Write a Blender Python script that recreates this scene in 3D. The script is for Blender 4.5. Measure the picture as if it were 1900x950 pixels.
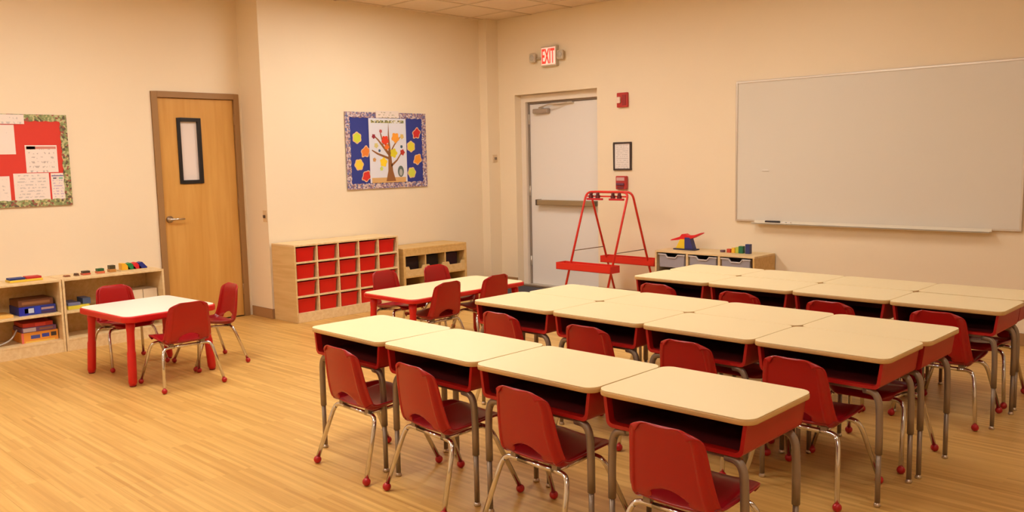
import bpy, bmesh, math, random
from mathutils import Vector, Matrix, Euler
from math import sin, cos, pi, radians, tan
random.seed(4)
for o in list(bpy.data.objects): bpy.data.objects.remove(o, do_unlink=True)
SC = bpy.context.scene
COL = SC.collection

# ------------------------------------------------------------------ camera
cam = bpy.data.cameras.new('camera'); camo = bpy.data.objects.new('camera', cam); COL.objects.link(camo)
FPX = 1612.0
cam.sensor_fit = 'HORIZONTAL'; cam.sensor_width = 36; cam.lens = FPX*36/1900
cam.shift_x = -(957.66-950)/1900; cam.shift_y = (485.3-475)/1900
cam.clip_start = .05; cam.clip_end = 100
yw, pt, rl = radians(44.1144), radians(-6.7298), radians(-1.1528)
fw = Vector((-sin(yw)*cos(pt), cos(yw)*cos(pt), sin(pt))); rr = Vector((cos(yw), sin(yw), 0)); uu = rr.cross(fw)
R2 = rr*cos(rl)+uu*sin(rl); U2 = -rr*sin(rl)+uu*cos(rl)
M = Matrix((R2, U2, -fw)).transposed().to_4x4(); M.translation = Vector((7.683, -7.5435, 1.5328))
camo.matrix_world = M
SC.camera = camo
# ------------------------------------------------------------------ world, exposure
wd = bpy.data.worlds.new('world'); SC.world = wd; wd.use_nodes = True
wd.node_tree.nodes['Background'].inputs[0].default_value = (.9, .85, .78, 1)
wd.node_tree.nodes['Background'].inputs[1].default_value = .05
SC.view_settings.view_transform = 'Standard'; SC.view_settings.look = 'None'
SC.view_settings.gamma = 1; SC.view_settings.use_curve_mapping = False
SC.view_settings.exposure = 0.0
LIGHT_COL = (1.0, .965, .89, 1); LIGHT_POW = 26.3
H = 3.187
# ceiling lights: (x, y, strength factor)
LIGHTS = [(1.3, -2.2, .95), (4.35, -2.2, .62), (7.4, -2.2, .3), (1.3, -5.25, 1.0), (4.35, -5.25, .85), (7.4, -5.25, .4), (1.3, -8.3, .7), (4.35, -8.3, .9), (7.4, -8.3, .5)]

# ------------------------------------------------------------------ materials
def lin(c):
    return tuple(((v/255)/12.92 if v/255 <= .04045 else ((v/255+.055)/1.055)**2.4) for v in c)
def mat(name, rgb, rough=.5, metal=0, noise=0, nscale=8, bump=0, bscale=60, spec=None, coat=0):
    m = bpy.data.materials.new(name); m.use_nodes = True
    nt = m.node_tree; b = nt.nodes['Principled BSDF']
    c = lin(rgb)
    b.inputs['Base Color'].default_value = (*c, 1); b.inputs['Roughness'].default_value = rough; b.inputs['Metallic'].default_value = metal
    if spec is not None: b.inputs['Specular IOR Level'].default_value = spec
    if coat: b.inputs['Coat Weight'].default_value = coat; b.inputs['Coat Roughness'].default_value = .15
    tc = nt.nodes.new('ShaderNodeTexCoord')
    if noise:
        n = nt.nodes.new('ShaderNodeTexNoise'); n.inputs['Scale'].default_value = nscale; n.inputs['Detail'].default_value = 4
        nt.links.new(tc.outputs['Object'], n.inputs['Vector'])
        mx = nt.nodes.new('ShaderNodeMix'); mx.data_type = 'RGBA'
        mx.inputs[6].default_value = (*[v*(1-noise) for v in c], 1); mx.inputs[7].default_value = (*[min(1, v*(1+noise)) for v in c], 1)
        nt.links.new(n.outputs['Fac'], mx.inputs[0]); nt.links.new(mx.outputs[2], b.inputs['Base Color'])
    if bump:
        n2 = nt.nodes.new('ShaderNodeTexNoise'); n2.inputs['Scale'].default_value = bscale; n2.inputs['Detail'].default_value = 3
        nt.links.new(tc.outputs['Object'], n2.inputs['Vector'])
        bp = nt.nodes.new('ShaderNodeBump'); bp.inputs['Strength'].default_value = bump; bp.inputs['Distance'].default_value = .002
        nt.links.new(n2.outputs['Fac'], bp.inputs['Height']); nt.links.new(bp.outputs['Normal'], b.inputs['Normal'])
    return m
def wood(name, rgb, rgb2, scale=(2, 30, 30), rough=.45, objrand=0):
    m = bpy.data.materials.new(name); m.use_nodes = True
    nt = m.node_tree; b = nt.nodes['Principled BSDF']; b.inputs['Roughness'].default_value = rough
    tc = nt.nodes.new('ShaderNodeTexCoord'); mp = nt.nodes.new('ShaderNodeMapping'); mp.inputs['Scale'].default_value = scale
    nt.links.new(tc.outputs['Object'], mp.inputs['Vector'])
    n = nt.nodes.new('ShaderNodeTexNoise'); n.inputs['Scale'].default_value = 1; n.inputs['Detail'].default_value = 5; n.inputs['Distortion'].default_value = .6
    nt.links.new(mp.outputs[0], n.inputs['Vector'])
    cr = nt.nodes.new('ShaderNodeValToRGB'); cr.color_ramp.elements[0].position = .3; cr.color_ramp.elements[1].position = .7
    cr.color_ramp.elements[0].color = (*lin(rgb2), 1); cr.color_ramp.elements[1].color = (*lin(rgb), 1)
    nt.links.new(n.outputs['Fac'], cr.inputs[0]); nt.links.new(cr.outputs[0], b.inputs['Base Color'])
    return m
def emis(name, rgb, s):
    m = bpy.data.materials.new(name); m.use_nodes = True; b = m.node_tree.nodes['Principled BSDF']
    b.inputs['Base Color'].default_value = (*lin(rgb), 1)
    b.inputs['Emission Color'].default_value = (*lin(rgb), 1); b.inputs['Emission Strength'].default_value = s
    return m
def bamboo():
    m = bpy.data.materials.new('bamboo floor'); m.use_nodes = True
    nt = m.node_tree; N = nt.nodes; L = nt.links; b = N['Principled BSDF']
    geo = N.new('ShaderNodeNewGeometry'); mp = N.new('ShaderNodeMapping'); L.new(geo.outputs['Position'], mp.inputs['Vector'])
    # bamboo slivers: narrow long cells, run along X
    br = N.new('ShaderNodeTexBrick'); br.inputs['Scale'].default_value = 1; br.inputs['Mortar Size'].default_value = 0
    br.inputs['Brick Width'].default_value = .62; br.inputs['Row Height'].default_value = .021; br.offset = .37; br.offset_frequency = 3; br.inputs['Bias'].default_value = 0
    br.inputs['Color1'].default_value = (0, 0, 0, 1); br.inputs['Color2'].default_value = (1, 1, 1, 1)
    L.new(mp.outputs[0], br.inputs['Vector'])
    mp2 = N.new('ShaderNodeMapping'); mp2.inputs['Scale'].default_value = (1.6, 42, 1); L.new(geo.outputs['Position'], mp2.inputs['Vector'])
    n = N.new('ShaderNodeTexNoise'); n.inputs['Scale'].default_value = 1; n.inputs['Detail'].default_value = 4; L.new(mp2.outputs[0], n.inputs['Vector'])
    mix = N.new('ShaderNodeMath'); mix.operation = 'MULTIPLY_ADD'; mix.inputs[1].default_value = .35; L.new(br.outputs['Color'], mix.inputs[0])
    s = N.new('ShaderNodeMath'); s.operation = 'MULTIPLY'; s.inputs[1].default_value = .75; L.new(n.outputs['Fac'], s.inputs[0]); L.new(s.outputs[0], mix.inputs[2])
    oi = N.new('ShaderNodeObjectInfo'); s2 = N.new('ShaderNodeMath'); s2.operation = 'MULTIPLY_ADD'; s2.inputs[1].default_value = .10
    L.new(oi.outputs['Random'], s2.inputs[0]); L.new(mix.outputs[0], s2.inputs[2])
    cr = N.new('ShaderNodeValToRGB'); e = cr.color_ramp.elements
    e[0].position = .22; e[0].color = (*lin(FLOOR_D), 1); e[1].position = .85; e[1].color = (*lin(FLOOR_L), 1)
    L.new(s2.outputs[0], cr.inputs[0]); L.new(cr.outputs[0], b.inputs['Base Color'])
    b.inputs['Roughness'].default_value = .38; b.inputs['Specular IOR Level'].default_value = .35
    return m
FLOOR_D = (186, 136, 66); FLOOR_L = (224, 180, 104)
def paper_mat(name, rgb, ink, rows, cols, dens=.5, horiz='Y'):
    """printed sheet: rows of small text-like marks"""
    m = bpy.data.materials.new(name); m.use_nodes = True
    nt = m.node_tree; N = nt.nodes; L = nt.links; b = N['Principled BSDF']; b.inputs['Roughness'].default_value = .7
    tc = N.new('ShaderNodeTexCoord'); sx = N.new('ShaderNodeSeparateXYZ'); L.new(tc.outputs['Generated'], sx.inputs[0])
    wv = N.new('ShaderNodeMath'); wv.operation = 'MULTIPLY'; wv.inputs[1].default_value = rows*2*pi; L.new(sx.outputs['Z'], wv.inputs[0])
    sn = N.new('ShaderNodeMath'); sn.operation = 'SINE'; L.new(wv.outputs[0], sn.inputs[0])
    gt = N.new('ShaderNodeMath'); gt.operation = 'GREATER_THAN'; gt.inputs[1].default_value = .15; L.new(sn.outputs[0], gt.inputs[0])
    mp = N.new('ShaderNodeMapping'); mp.inputs['Scale'].default_value = (cols, cols, rows); L.new(tc.outputs['Generated'], mp.inputs['Vector'])
    n = N.new('ShaderNodeTexNoise'); n.inputs['Scale'].default_value = 1; n.inputs['Detail'].default_value = 2; L.new(mp.outputs[0], n.inputs['Vector'])
    g2 = N.new('ShaderNodeMath'); g2.operation = 'GREATER_THAN'; g2.inputs[1].default_value = 1-dens; L.new(n.outputs['Fac'], g2.inputs[0])
    mu = N.new('ShaderNodeMath'); mu.operation = 'MULTIPLY'; L.new(gt.outputs[0], mu.inputs[0]); L.new(g2.outputs[0], mu.inputs[1])
    hz = 'Y' if horiz == 'Y' else 'X'
    ed = N.new('ShaderNodeMath'); ed.operation = 'SUBTRACT'; ed.inputs[1].default_value = .5; L.new(sx.outputs[hz], ed.inputs[0])
    ab = N.new('ShaderNodeMath'); ab.operation = 'ABSOLUTE'; L.new(ed.outputs[0], ab.inputs[0])
    lt = N.new('ShaderNodeMath'); lt.operation = 'LESS_THAN'; lt.inputs[1].default_value = .4; L.new(ab.outputs[0], lt.inputs[0])
    m2 = N.new('ShaderNodeMath'); m2.operation = 'MULTIPLY'; L.new(mu.outputs[0], m2.inputs[0]); L.new(lt.outputs[0], m2.inputs[1])
    mx = N.new('ShaderNodeMix'); mx.data_type = 'RGBA'; mx.inputs[6].default_value = (*lin(rgb), 1); mx.inputs[7].default_value = (*lin(ink), 1)
    L.new(m2.outputs[0], mx.inputs[0]); L.new(mx.outputs[2], b.inputs['Base Color'])
    return m
def border_mat(name, cols, scale=28):
    """busy printed border strip: random coloured spots"""
    m = bpy.data.materials.new(name); m.use_nodes = True
    nt = m.node_tree; N = nt.nodes; L = nt.links; b = N['Principled BSDF']; b.inputs['Roughness'].default_value = .6
    geo = N.new('ShaderNodeNewGeometry'); v = N.new('ShaderNodeTexVoronoi'); v.inputs['Scale'].default_value = scale; L.new(geo.outputs['Position'], v.inputs['Vector'])
    sp = N.new('ShaderNodeSeparateColor'); L.new(v.outputs['Color'], sp.inputs[0])
    cr = N.new('ShaderNodeValToRGB'); cr.color_ramp.interpolation = 'CONSTANT'
    while len(cr.color_ramp.elements) < len(cols): cr.color_ramp.elements.new(.5)
    for i, c in enumerate(cols):
        cr.color_ramp.elements[i].position = i/len(cols); cr.color_ramp.elements[i].color = (*lin(c), 1)
    L.new(sp.outputs[0], cr.inputs[0]); L.new(cr.outputs[0], b.inputs['Base Color'])
    return m

WALL = mat('wall paint', (242, 224, 194), .55, noise=.02, nscale=1.5, bump=.15, bscale=180)
CEIL = mat('ceiling tile', (232, 210, 182), .9, noise=.03, nscale=20, bump=.6, bscale=120)
TBAR = mat('ceiling grid', (214, 192, 160), .6)
FLOOR = bamboo()
SUBF = mat('subfloor', (120, 84, 44), .8)
BASE = mat('baseboard vinyl', (170, 128, 84), .5)
RED = mat('red polypropylene', (166, 14, 16), .27, noise=.04, nscale=5)
REDSEAT = mat('red seat plastic', (150, 14, 24), .28, noise=.05, nscale=5)
REDBOX = mat('red book box', (170, 20, 14), .42)
BOXSHADE = mat('painted box shade', (96, 14, 16), .6)  # darker red standing in for the shade within the book box
REDTRAY = mat('red tray plastic', (206, 16, 12), .35)
REDTAB = mat('red table plastic', (205, 26, 22), .35)
CHROME = mat('chrome tube', (214, 212, 212), .14, 1)
STEEL = mat('grey enamel steel', (148, 132, 116), .38, .55)
NICKEL = mat('brushed nickel', (205, 196, 186), .3, 1)
BALL = mat('red ball glide', (178, 20, 24), .35)
LAM = mat('maple laminate', (246, 226, 178), .38, noise=.025, nscale=3, spec=.4)
LAMEDGE = mat('maple edge band', (206, 164, 104), .45)
WHITELAM = mat('white table laminate', (246, 238, 224), .3, noise=.02, nscale=3)
BEIGELAM = mat('beige table laminate', (246, 224, 178), .4)
BIRCH = wood('birch ply', (238, 212, 164), (224, 192, 140))
BIRCHD = wood('birch ply face', (226, 194, 138), (212, 176, 118))
MAPLE = wood('maple ply', (222, 184, 118), (206, 164, 96))
DOORW = wood('door veneer', (216, 164, 88), (203, 148, 70), (14, 14, 1.2), .38)
DOORF = mat('brown door frame', (158, 118, 72), .45)
WHITEP = mat('white door paint', (238, 232, 226), .42)
WHITEF = mat('white frame paint', (236, 222, 204), .42)
BLACK = mat('black trim', (22, 16, 16), .4)
GAP = mat('door gap', (150, 134, 120), .6)
DARKM = mat('dark floor mat', (66, 62, 70), .9)
WBOARD = mat('whiteboard enamel', (226, 218, 204), .22, spec=.5)
ALU = mat('aluminium', (214, 204, 190), .38, .7)
PAPER = mat('white paper', (240, 232, 226), .7)
EXITF = emis('exit face', (250, 190, 170), .8)
EXITR = emis('exit letters', (255, 40, 26), 2.2)
GREYP = mat('light grey plastic', (206, 192, 168), .5)
GLASS = mat('frosted door glass', (236, 222, 214), .2)
def plain(name, rgb, r=.45): return mat(name, rgb, r)
COLS = {}
def C_(rgb, r=.45):
    k = (rgb, r)
    if k not in COLS: COLS[k] = mat('colour %d %d %d' % rgb, rgb, r)
    return COLS[k]

# ------------------------------------------------------------------ mesh builder
class MB:
    def __init__(s): s.v = []; s.f = []; s.sm = []
    def add(s, vs, fs, smooth=False):
        o = len(s.v); s.v += [tuple(v) for v in vs]; s.f += [tuple(i+o for i in f) for f in fs]; s.sm += [smooth]*len(fs); return s
    def box(s, x0, x1, y0, y1, z0, z1, M=None):
        vs = [Vector((x, y, z)) for z in (z0, z1) for y in (y0, y1) for x in (x0, x1)]
        if M: vs = [M @ v for v in vs]
        return s.add(vs, [(0, 2, 3, 1), (4, 5, 7, 6), (0, 1, 5, 4), (2, 6, 7, 3), (0, 4, 6, 2), (1, 3, 7, 5)])
    def tube(s, pts, r, n=10, fillet=0, caps=True):
        P = [Vector(p) for p in pts]
        if fillet: P = smooth_path(P, fillet)
        rad = r if isinstance(r, (list, tuple)) else [r]*len(P)
        rings = []; up = None
        for i, p in enumerate(P):
            t = (P[min(i+1, len(P)-1)]-P[max(i-1, 0)]).normalized()
            if up is None:
                up = Vector((0, 0, 1)) if abs(t.z) < .9 else Vector((1, 0, 0))
            a = t.cross(up).normalized(); b = a.cross(t).normalized(); up = b
            rings.append([p+(a*cos(2*pi*k/n)+b*sin(2*pi*k/n))*rad[i] for k in range(n)])
        vs = [v for rg in rings for v in rg]
        fs = [(i*n+k, i*n+(k+1) % n, (i+1)*n+(k+1) % n, (i+1)*n+k) for i in range(len(P)-1) for k in range(n)]
        s.add(vs, fs, True)
        if caps:
            s.add(rings[0], [tuple(range(n))[::-1]]); s.add(rings[-1], [tuple(range(n))])
        return s
    def lathe(s, prof, c=(0, 0, 0), n=16, axis='z'):
        vs = []
        for r, z in prof:
            for k in range(n):
                a = 2*pi*k/n
                q = (r*cos(a), r*sin(a), z) if axis == 'z' else ((z, r*cos(a), r*sin(a)) if axis == 'x' else (r*cos(a), z, r*sin(a)))
                vs.append((c[0]+q[0], c[1]+q[1], c[2]+q[2]))
        fs = [(i*n+k, i*n+(k+1) % n, (i+1)*n+(k+1) % n, (i+1)*n+k) for i in range(len(prof)-1) for k in range(n)]
        return s.add(vs, fs, True)
    def ball(s, c, r, n=12, m=8, sc=(1, 1, 1)):
        pr = [(max(1e-4, r*sin(pi*i/m)), -r*cos(pi*i/m)) for i in range(m+1)]
        vs0 = len(s.v); s.lathe(pr, (0, 0, 0), n)
        for i in range(vs0, len(s.v)):
            v = s.v[i]; s.v[i] = (c[0]+v[0]*sc[0], c[1]+v[1]*sc[1], c[2]+v[2]*sc[2])
        return s
    def prism(s, outline, z0, z1, M=None, smooth=False):
        n = len(outline)
        vs = [Vector((x, y, z0)) for x, y in outline]+[Vector((x, y, z1)) for x, y in outline]
        if M: vs = [M @ v for v in vs]
        s.add(vs, [tuple(range(n))[::-1], tuple(range(n, 2*n))]); 
        o = len(s.v)-2*n
        for i in range(n):
            s.f.append((o+i, o+(i+1) % n, o+n+(i+1) % n, o+n+i)); s.sm.append(smooth)
        return s
    def mesh(s, name, m, bev=0, seg=2, fix=True):
        me = bpy.data.meshes.new(name); me.from_pydata(s.v, [], s.f)
        me.polygons.foreach_set('use_smooth', s.sm); me.materials.append(m); 
        if fix:
            b = bmesh.new(); b.from_mesh(me); bmesh.ops.remove_doubles(b, verts=b.verts, dist=1e-6)
            bmesh.ops.recalc_face_normals(b, faces=b.faces); b.to_mesh(me); b.free()
        me.update(); return me
    def build(s, name, m, parent=None, bev=0, seg=2, loc=None, rz=0):
        o = bpy.data.objects.new(name, s.mesh(name, m)); COL.objects.link(o)
        if parent: o.parent = parent
        if loc: o.location = loc
        if rz: o.rotation_euler = (0, 0, rz)
        if bev:
            d = o.modifiers.new('bevel', 'BEVEL'); d.width = bev; d.segments = seg; d.limit_method = 'ANGLE'; d.angle_limit = radians(40); d.harden_normals = False
        return o
def smooth_path(P, f, k=6):
    out = [P[0]]
    for i in range(1, len(P)-1):
        a, b, c = P[i-1], P[i], P[i+1]
        d1 = min(f, (a-b).length*.49); d2 = min(f, (c-b).length*.49)
        p0 = b+(a-b).normalized()*d1; p2 = b+(c-b).normalized()*d2
        for j in range(k+1):
            t = j/k; out.append(p0*(1-t)**2+b*2*t*(1-t)+p2*t*t)
    out.append(P[-1]); return out
def rrect(x0, x1, y0, y1, r, k=6):
    o = []
    for cx, cy, a0 in ((x1-r, y1-r, 0), (x0+r, y1-r, pi/2), (x0+r, y0+r, pi), (x1-r, y0+r, 1.5*pi)):
        for j in range(k+1):
            a = a0+pi/2*j/k; o.append((cx+r*cos(a), cy+r*sin(a)))
    return o
def tag(o, label=None, cat=None, group=None, kind=None):
    if label: o['label'] = label
    if cat: o['category'] = cat
    if group: o['group'] = group
    if kind: o['kind'] = kind
    return o
def empty(name, loc, rz=0, label=None, cat=None, group=None, kind=None):
    o = bpy.data.objects.new(name, None); COL.objects.link(o); o.location = loc; o.rotation_euler = (0, 0, rz); o.empty_display_size = .1
    return tag(o, label, cat, group, kind)
def copy_tree(o, parent=None):
    c = o.copy(); COL.objects.link(c); c.parent = parent
    for ch in list(o.children): copy_tree(ch, c)
    return c
def struct(o): o['kind'] = 'structure'; return o

# ------------------------------------------------------------------ room shell
XD = -.40          # door wall plane
YE = -3.11         # end of the projecting wall
XR, YB = 9.75, -10.2
struct(MB().box(XD-.1, XR, YB, .35, -.05, -.006).build('floor', SUBF))
fl = bpy.data.objects['floor']
pw, pl = .2, 2.03
j = 0; y = YB
meshes = {}
while y < 0:
    x = XD - (j*.77 % 2.0)
    while x < XR:
        x0, x1 = max(x, XD), min(x+pl, XR); y1 = min(y+pw, 0)
        if x1-x0 > .02:
            L_ = round(x1-x0, 3); W_ = round(y1-y, 3)
            if (L_, W_) not in meshes:
                meshes[(L_, W_)] = MB().box(0, L_-.0006, 0, W_-.0006, -.008, 0).mesh('plank', FLOOR)
            o = bpy.data.objects.new('plank', meshes[(L_, W_)]); COL.objects.link(o); o.parent = fl; o.location = (x0, y, 0)
        x += pl
    y += pw; j += 1
# walls (solid boxes). side walls joined into one object per side
struct(MB().box(XD-.12, XD, YB, -4.02, 0, H+.1).box(XD-.12, XD, -4.02, -3.14, 2.225, H+.1).box(XD-.12, XD, -3.14, YE, 0, H+.1)
       .build('wall_left', WALL))
struct(MB().box(XD-.12, 0, YE, .3, 0, H+.1).build('wall_left_projection', WALL))
bpy.data.objects['wall_left_projection'].name = 'wall_center_left'
DX0, DX1, DZ = .40, 1.648, 2.285
struct(MB().box(-.0, DX0, 0, .3, 0, H+.1).box(DX0, DX1, 0, .3, DZ, H+.1).box(DX1, XR, 0, .3, 0, H+.1).build('wall_back', WALL))
struct(MB().box(0, .13, -.19, 0, 0, H).build('wall_column', WALL))
struct(MB().box(XR, XR+.1, YB, .3, 0, H+.1).build('wall_right', WALL))
struct(MB().box(XD-.12, XR+.1, YB-.1, YB, 0, H+.1).build('wall_front', WALL))
# baseboards
bt, bh = .012, .10
struct(MB().box(XD, XD+bt, YB, -4.02, 0, bh).build('baseboard_left', BASE, bev=.003))
struct(MB().box(XD+.02, 0+bt, YE-bt, YE, 0, bh).box(0, bt, YE-bt, -.19, 0, bh).build('baseboard_center_left', BASE, bev=.003))
struct(MB().box(0, .13+bt, -.19-bt, -.19, 0, bh).box(.13, .13+bt, -.19, 0, 0, bh).build('baseboard_column', BASE, bev=.003))
struct(MB().box(.13, DX0, -bt, 0, 0, bh).box(DX1, XR, -bt, 0, 0, bh).build('baseboard_back', BASE, bev=.003))
struct(MB().box(XR-bt, XR, YB, -bt, 0, bh).build('baseboard_right', BASE, bev=.003))
struct(MB().box(XD, XR, YB, YB+bt, 0, bh).build('baseboard_front', BASE, bev=.003))
# ceiling: slab, lay-in tiles, grid bars
ce = struct(MB().box(XD-.1, XR+.1, YB-.1, .3, H+.05, H+.1).build('ceiling', CEIL))
g = .61
xs = [.08+g*i for i in range(-1, 17)]; ys = [-.39-g*i for i in range(-1, 17)]
lightcells = set(); lightpos = []
for lx, ly, f in LIGHTS:
    i = round((lx-g/2-.08)/g); k = round((-.39-g-ly)/g)   # cell col i, rows k and k+1
    cx = .08+g*i; cy1 = -.39-g*k
    lightcells.add((i, k)); lightcells.add((i, k+1)); lightpos.append((cx+g/2, cy1-g, f))
tm = {}
for i in range(-1, 16):
    for k in range(-1, 17):
        x0 = max(.08+g*i, XD); x1 = min(.08+g*(i+1), XR); y1 = min(-.39-g*k, 0); y0 = max(-.39-g*(k+1), YB)
        if x1-x0 < .03 or y1-y0 < .03 or (i, k) in lightcells: continue
        w, d = round(x1-x0-.016, 3), round(y1-y0-.016, 3)
        if (w, d) not in tm: tm[(w, d)] = MB().box(0, w, 0, d, 0, .014).mesh('ceiling_tile', CEIL)
        o = bpy.data.objects.new('ceiling_tile', tm[(w, d)]); COL.objects.link(o); o.parent = ce; o.location = (x0+.008, y0+.008, H-.001)
gb = MB()
for i in range(-1, 17):
    x = .08+g*i
    if XD < x < XR: gb.box(x-.012, x+.012, YB, 0, H-.006, H-.001)
for k in range(-1, 17):
    y = -.39-g*k
    if YB < y < 0: gb.box(XD, XR, y-.012, y+.012, H-.0055, H-.0012)
o = gb.build('ceiling_grid', TBAR, ce); o['kind'] = 'stuff'
# lights
def where_light(i):
    return ['nearest the tree bulletin board', 'above the desks by the whiteboard', 'at the right end of the whiteboard wall',
            'above the small white table', 'above the middle of the room', 'above the right side of the room',
            'over the back left of the room', 'over the back middle of the room', 'over the back right corner of the room'][i]
for idx, (lx, ly, f) in enumerate(lightpos):
    t = empty('ceiling_light', (lx, ly, H), 0, 'recessed fluorescent ceiling panel '+where_light(idx), 'light', 'ceiling light panels')
    fr = MB()
    fr.box(-g/2+.01, g/2-.01, -g+.01, -g+.04, -.012, 0).box(-g/2+.01, g/2-.01, g-.04, g-.01, -.012, 0)
    fr.box(-g/2+.01, -g/2+.04, -g+.04, g-.04, -.012, 0).box(g/2-.04, g/2-.01, -g+.04, g-.04, -.012, 0)
    fr.build('frame', TBAR, t)
    em = bpy.data.materials.new('diffuser %d' % idx); em.use_nodes = True; nt = em.node_tree; nt.nodes.clear()
    e = nt.nodes.new('ShaderNodeEmission'); e.inputs[0].default_value = LIGHT_COL; e.inputs[1].default_value = LIGHT_POW*f
    ou = nt.nodes.new('ShaderNodeOutputMaterial'); nt.links.new(e.outputs[0], ou.inputs[0])
    MB().box(-g/2+.04, g/2-.04, -g+.04, g-.04, -.004, .004).build('diffuser', em, t)

# ------------------------------------------------------------------ door_1 (wood) in the left wall
d1 = struct(empty('door_1', (XD, -3.58, 0)))
d1['label'] = 'tan wooden door with narrow black-framed window'
y0, y1, zt = -.437, .437, 2.225
fw_ = .055
MB().box(-.1, .02, y0, y0+fw_, 0, zt).box(-.1, .02, y1-fw_, y1, 0, zt).box(-.1, .02, y0+fw_, y1-fw_, zt-fw_, zt).build('door_frame', DOORF, d1, bev=.003)
lf = MB().box(-.05, -.006, y0+fw_+.004, -.205, .012, zt-fw_-.004).box(-.05, -.006, .035, y1-fw_-.004, .012, zt-fw_-.004)
lf.box(-.05, -.006, -.205, .035, .012, 1.36).box(-.05, -.006, -.205, .035, 1.985, zt-fw_-.004)
lf.build('door_leaf', DOORW, d1)
wf = MB(); a0, a1, b0, b1, t_ = -.205, .035, 1.36, 1.985, .035
wf.box(-.05, .006, a0, a0+t_, b0, b1).box(-.05, .006, a1-t_, a1, b0, b1).box(-.05, .006, a0+t_, a1-t_, b0, b0+t_).box(-.05, .006, a0+t_, a1-t_, b1-t_, b1)
w_ = wf.build('window_frame', BLACK, d1, bev=.003)
MB().box(-.03, -.024, a0+t_, a1-t_, b0+t_, b1-t_).build('pane', GLASS, w_)
hd = MB().lathe([(.0001, 0), (.033, 0), (.033, .012), (.014, .016), (.014, .05), (.0001, .052)], (-.006, -.33, 1.03), 16, 'x')
hd.tube([(.038, -.33, 1.03), (.044, -.28, 1.03), (.038, -.20, 1.028)], [.013, .010, .008], 8)
hd.build('door_handle', NICKEL, d1)
for z in (.28, 1.15, 1.98):
    MB().lathe([(.0001, -.055), (.009, -.055), (.009, .055), (.0001, .055)], (.004, y1-fw_, z), 8).build('hinge', DOORF, d1)
MB().box(-.1, -.09, y0, y1, 0, zt).build('back_panel', GAP, d1)

# ------------------------------------------------------------------ door_2 (white exit door) in recess of back wall
d2 = struct(empty('door_2', ((DX0+DX1)/2, .1, 0)))
d2['label'] = 'white exit door with push bar set in a recess'
hw = (DX1-DX0)/2; f_ = .075
MB().box(-hw, -hw+f_, .0, .16, 0, DZ).box(hw-f_, hw, .0, .16, 0, DZ).box(-hw+f_, hw-f_, .0, .16, DZ-.085, DZ).build('door_frame', WHITEF, d2, bev=.004)
MB().box(-hw+f_, -hw+f_+.02, .04, .16, 0, DZ-.085).box(hw-f_-.02, hw-f_, .04, .16, 0, DZ-.085).box(-hw+f_+.02, hw-f_-.02, .04, .16, DZ-.105, DZ-.085).build('door_stop', GAP, d2)
MB().box(-hw+f_+.02, hw-f_-.02, .06, .10, .02, DZ-.11).build('door_leaf', WHITEP, d2, bev=.002)
MB().box(-hw+.02, hw-.02, -.02, .16, 0, .018).build('threshold', ALU, d2)
hy = [.3, 1.15, 2.0]
for z in hy: MB().lathe([(.0001, -.06), (.010, -.06), (.010, .06), (.0001, .06)], (-hw+f_+.015, .046, z), 8).build('hinge', ALU, d2)
pb = MB().box(-.36, .50, -.03, .06, .985, 1.045)
p_ = pb.build('push_bar', mat('push bar metal', (170, 154, 128), .35, .8), d2, bev=.006)
MB().box(-.385, -.36, -.032, .06, .98, 1.05).build('end_cap', mat('bar cap', (92, 76, 62), .5), p_, bev=.006)
cl = MB().box(-.44, -.20, .0, .06, 2.06, 2.115)
c_ = cl.build('door_closer', mat('closer grey', (176, 160, 146), .45, .4), d2, bev=.012)
MB().tube([(-.32, -.0, 2.125), (-.12, -.06, 2.15), (.12, .04, 2.17)], .009, 8).box(-.34, -.30, .0, .05, 2.11, 2.13).box(-.16, .16, .02, .06, 2.155, 2.175).build('closer_arm', ALU, c_)

tag(MB().box(.30, 1.75, -.62, -.03, 0.0005, .012).build('floor_mat', DARKM, bev=.004), 'dark grey mat on the floor at the foot of the white exit door', 'mat')

# ------------------------------------------------------------------ CHAIR
def chair_surface():
    # (y, z, half arc width, flange angle in degrees) from the top of the back down and along the seat to its front edge
    key = [(-.212, .603, .104, 5), (-.208, .598, .134, 22), (-.203, .582, .154, 42), (-.198, .557, .168, 56), (-.190, .50, .180, 64), (-.181, .44, .190, 66),
           (-.171, .390, .199, 66), (-.160, .350, .206, 66), (-.144, .326, .208, 64), (-.112, .313, .207, 60), (-.06, .316, .205, 52),
           (.01, .326, .204, 40), (.08, .336, .200, 28), (.14, .341, .188, 14), (.18, .334, .170, 2), (.198, .316, .150, -4)]
    out = []
    n = len(key)
    def cr(p0, p1, p2, p3, t): return .5*((2*p1)+(-p0+p2)*t+(2*p0-5*p1+4*p2-p3)*t*t+(-p0+3*p1-3*p2+p3)*t**3)
    for i in range(n-1):
        for s in range(3):
            t = s/3; out.append(tuple(cr(key[max(i-1, 0)][q], key[i][q], key[i+1][q], key[min(i+2, n-1)][q], t) for q in range(4)))
    out.append(key[-1]); return out
PR = [(a, b, c*.905, d) for a, b, c, d in chair_surface()]; HALF = 16
SPLIT = 23     # row index where the back ends and the seat begins
HW, HZ0, HH = .078, .334, .046
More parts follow.
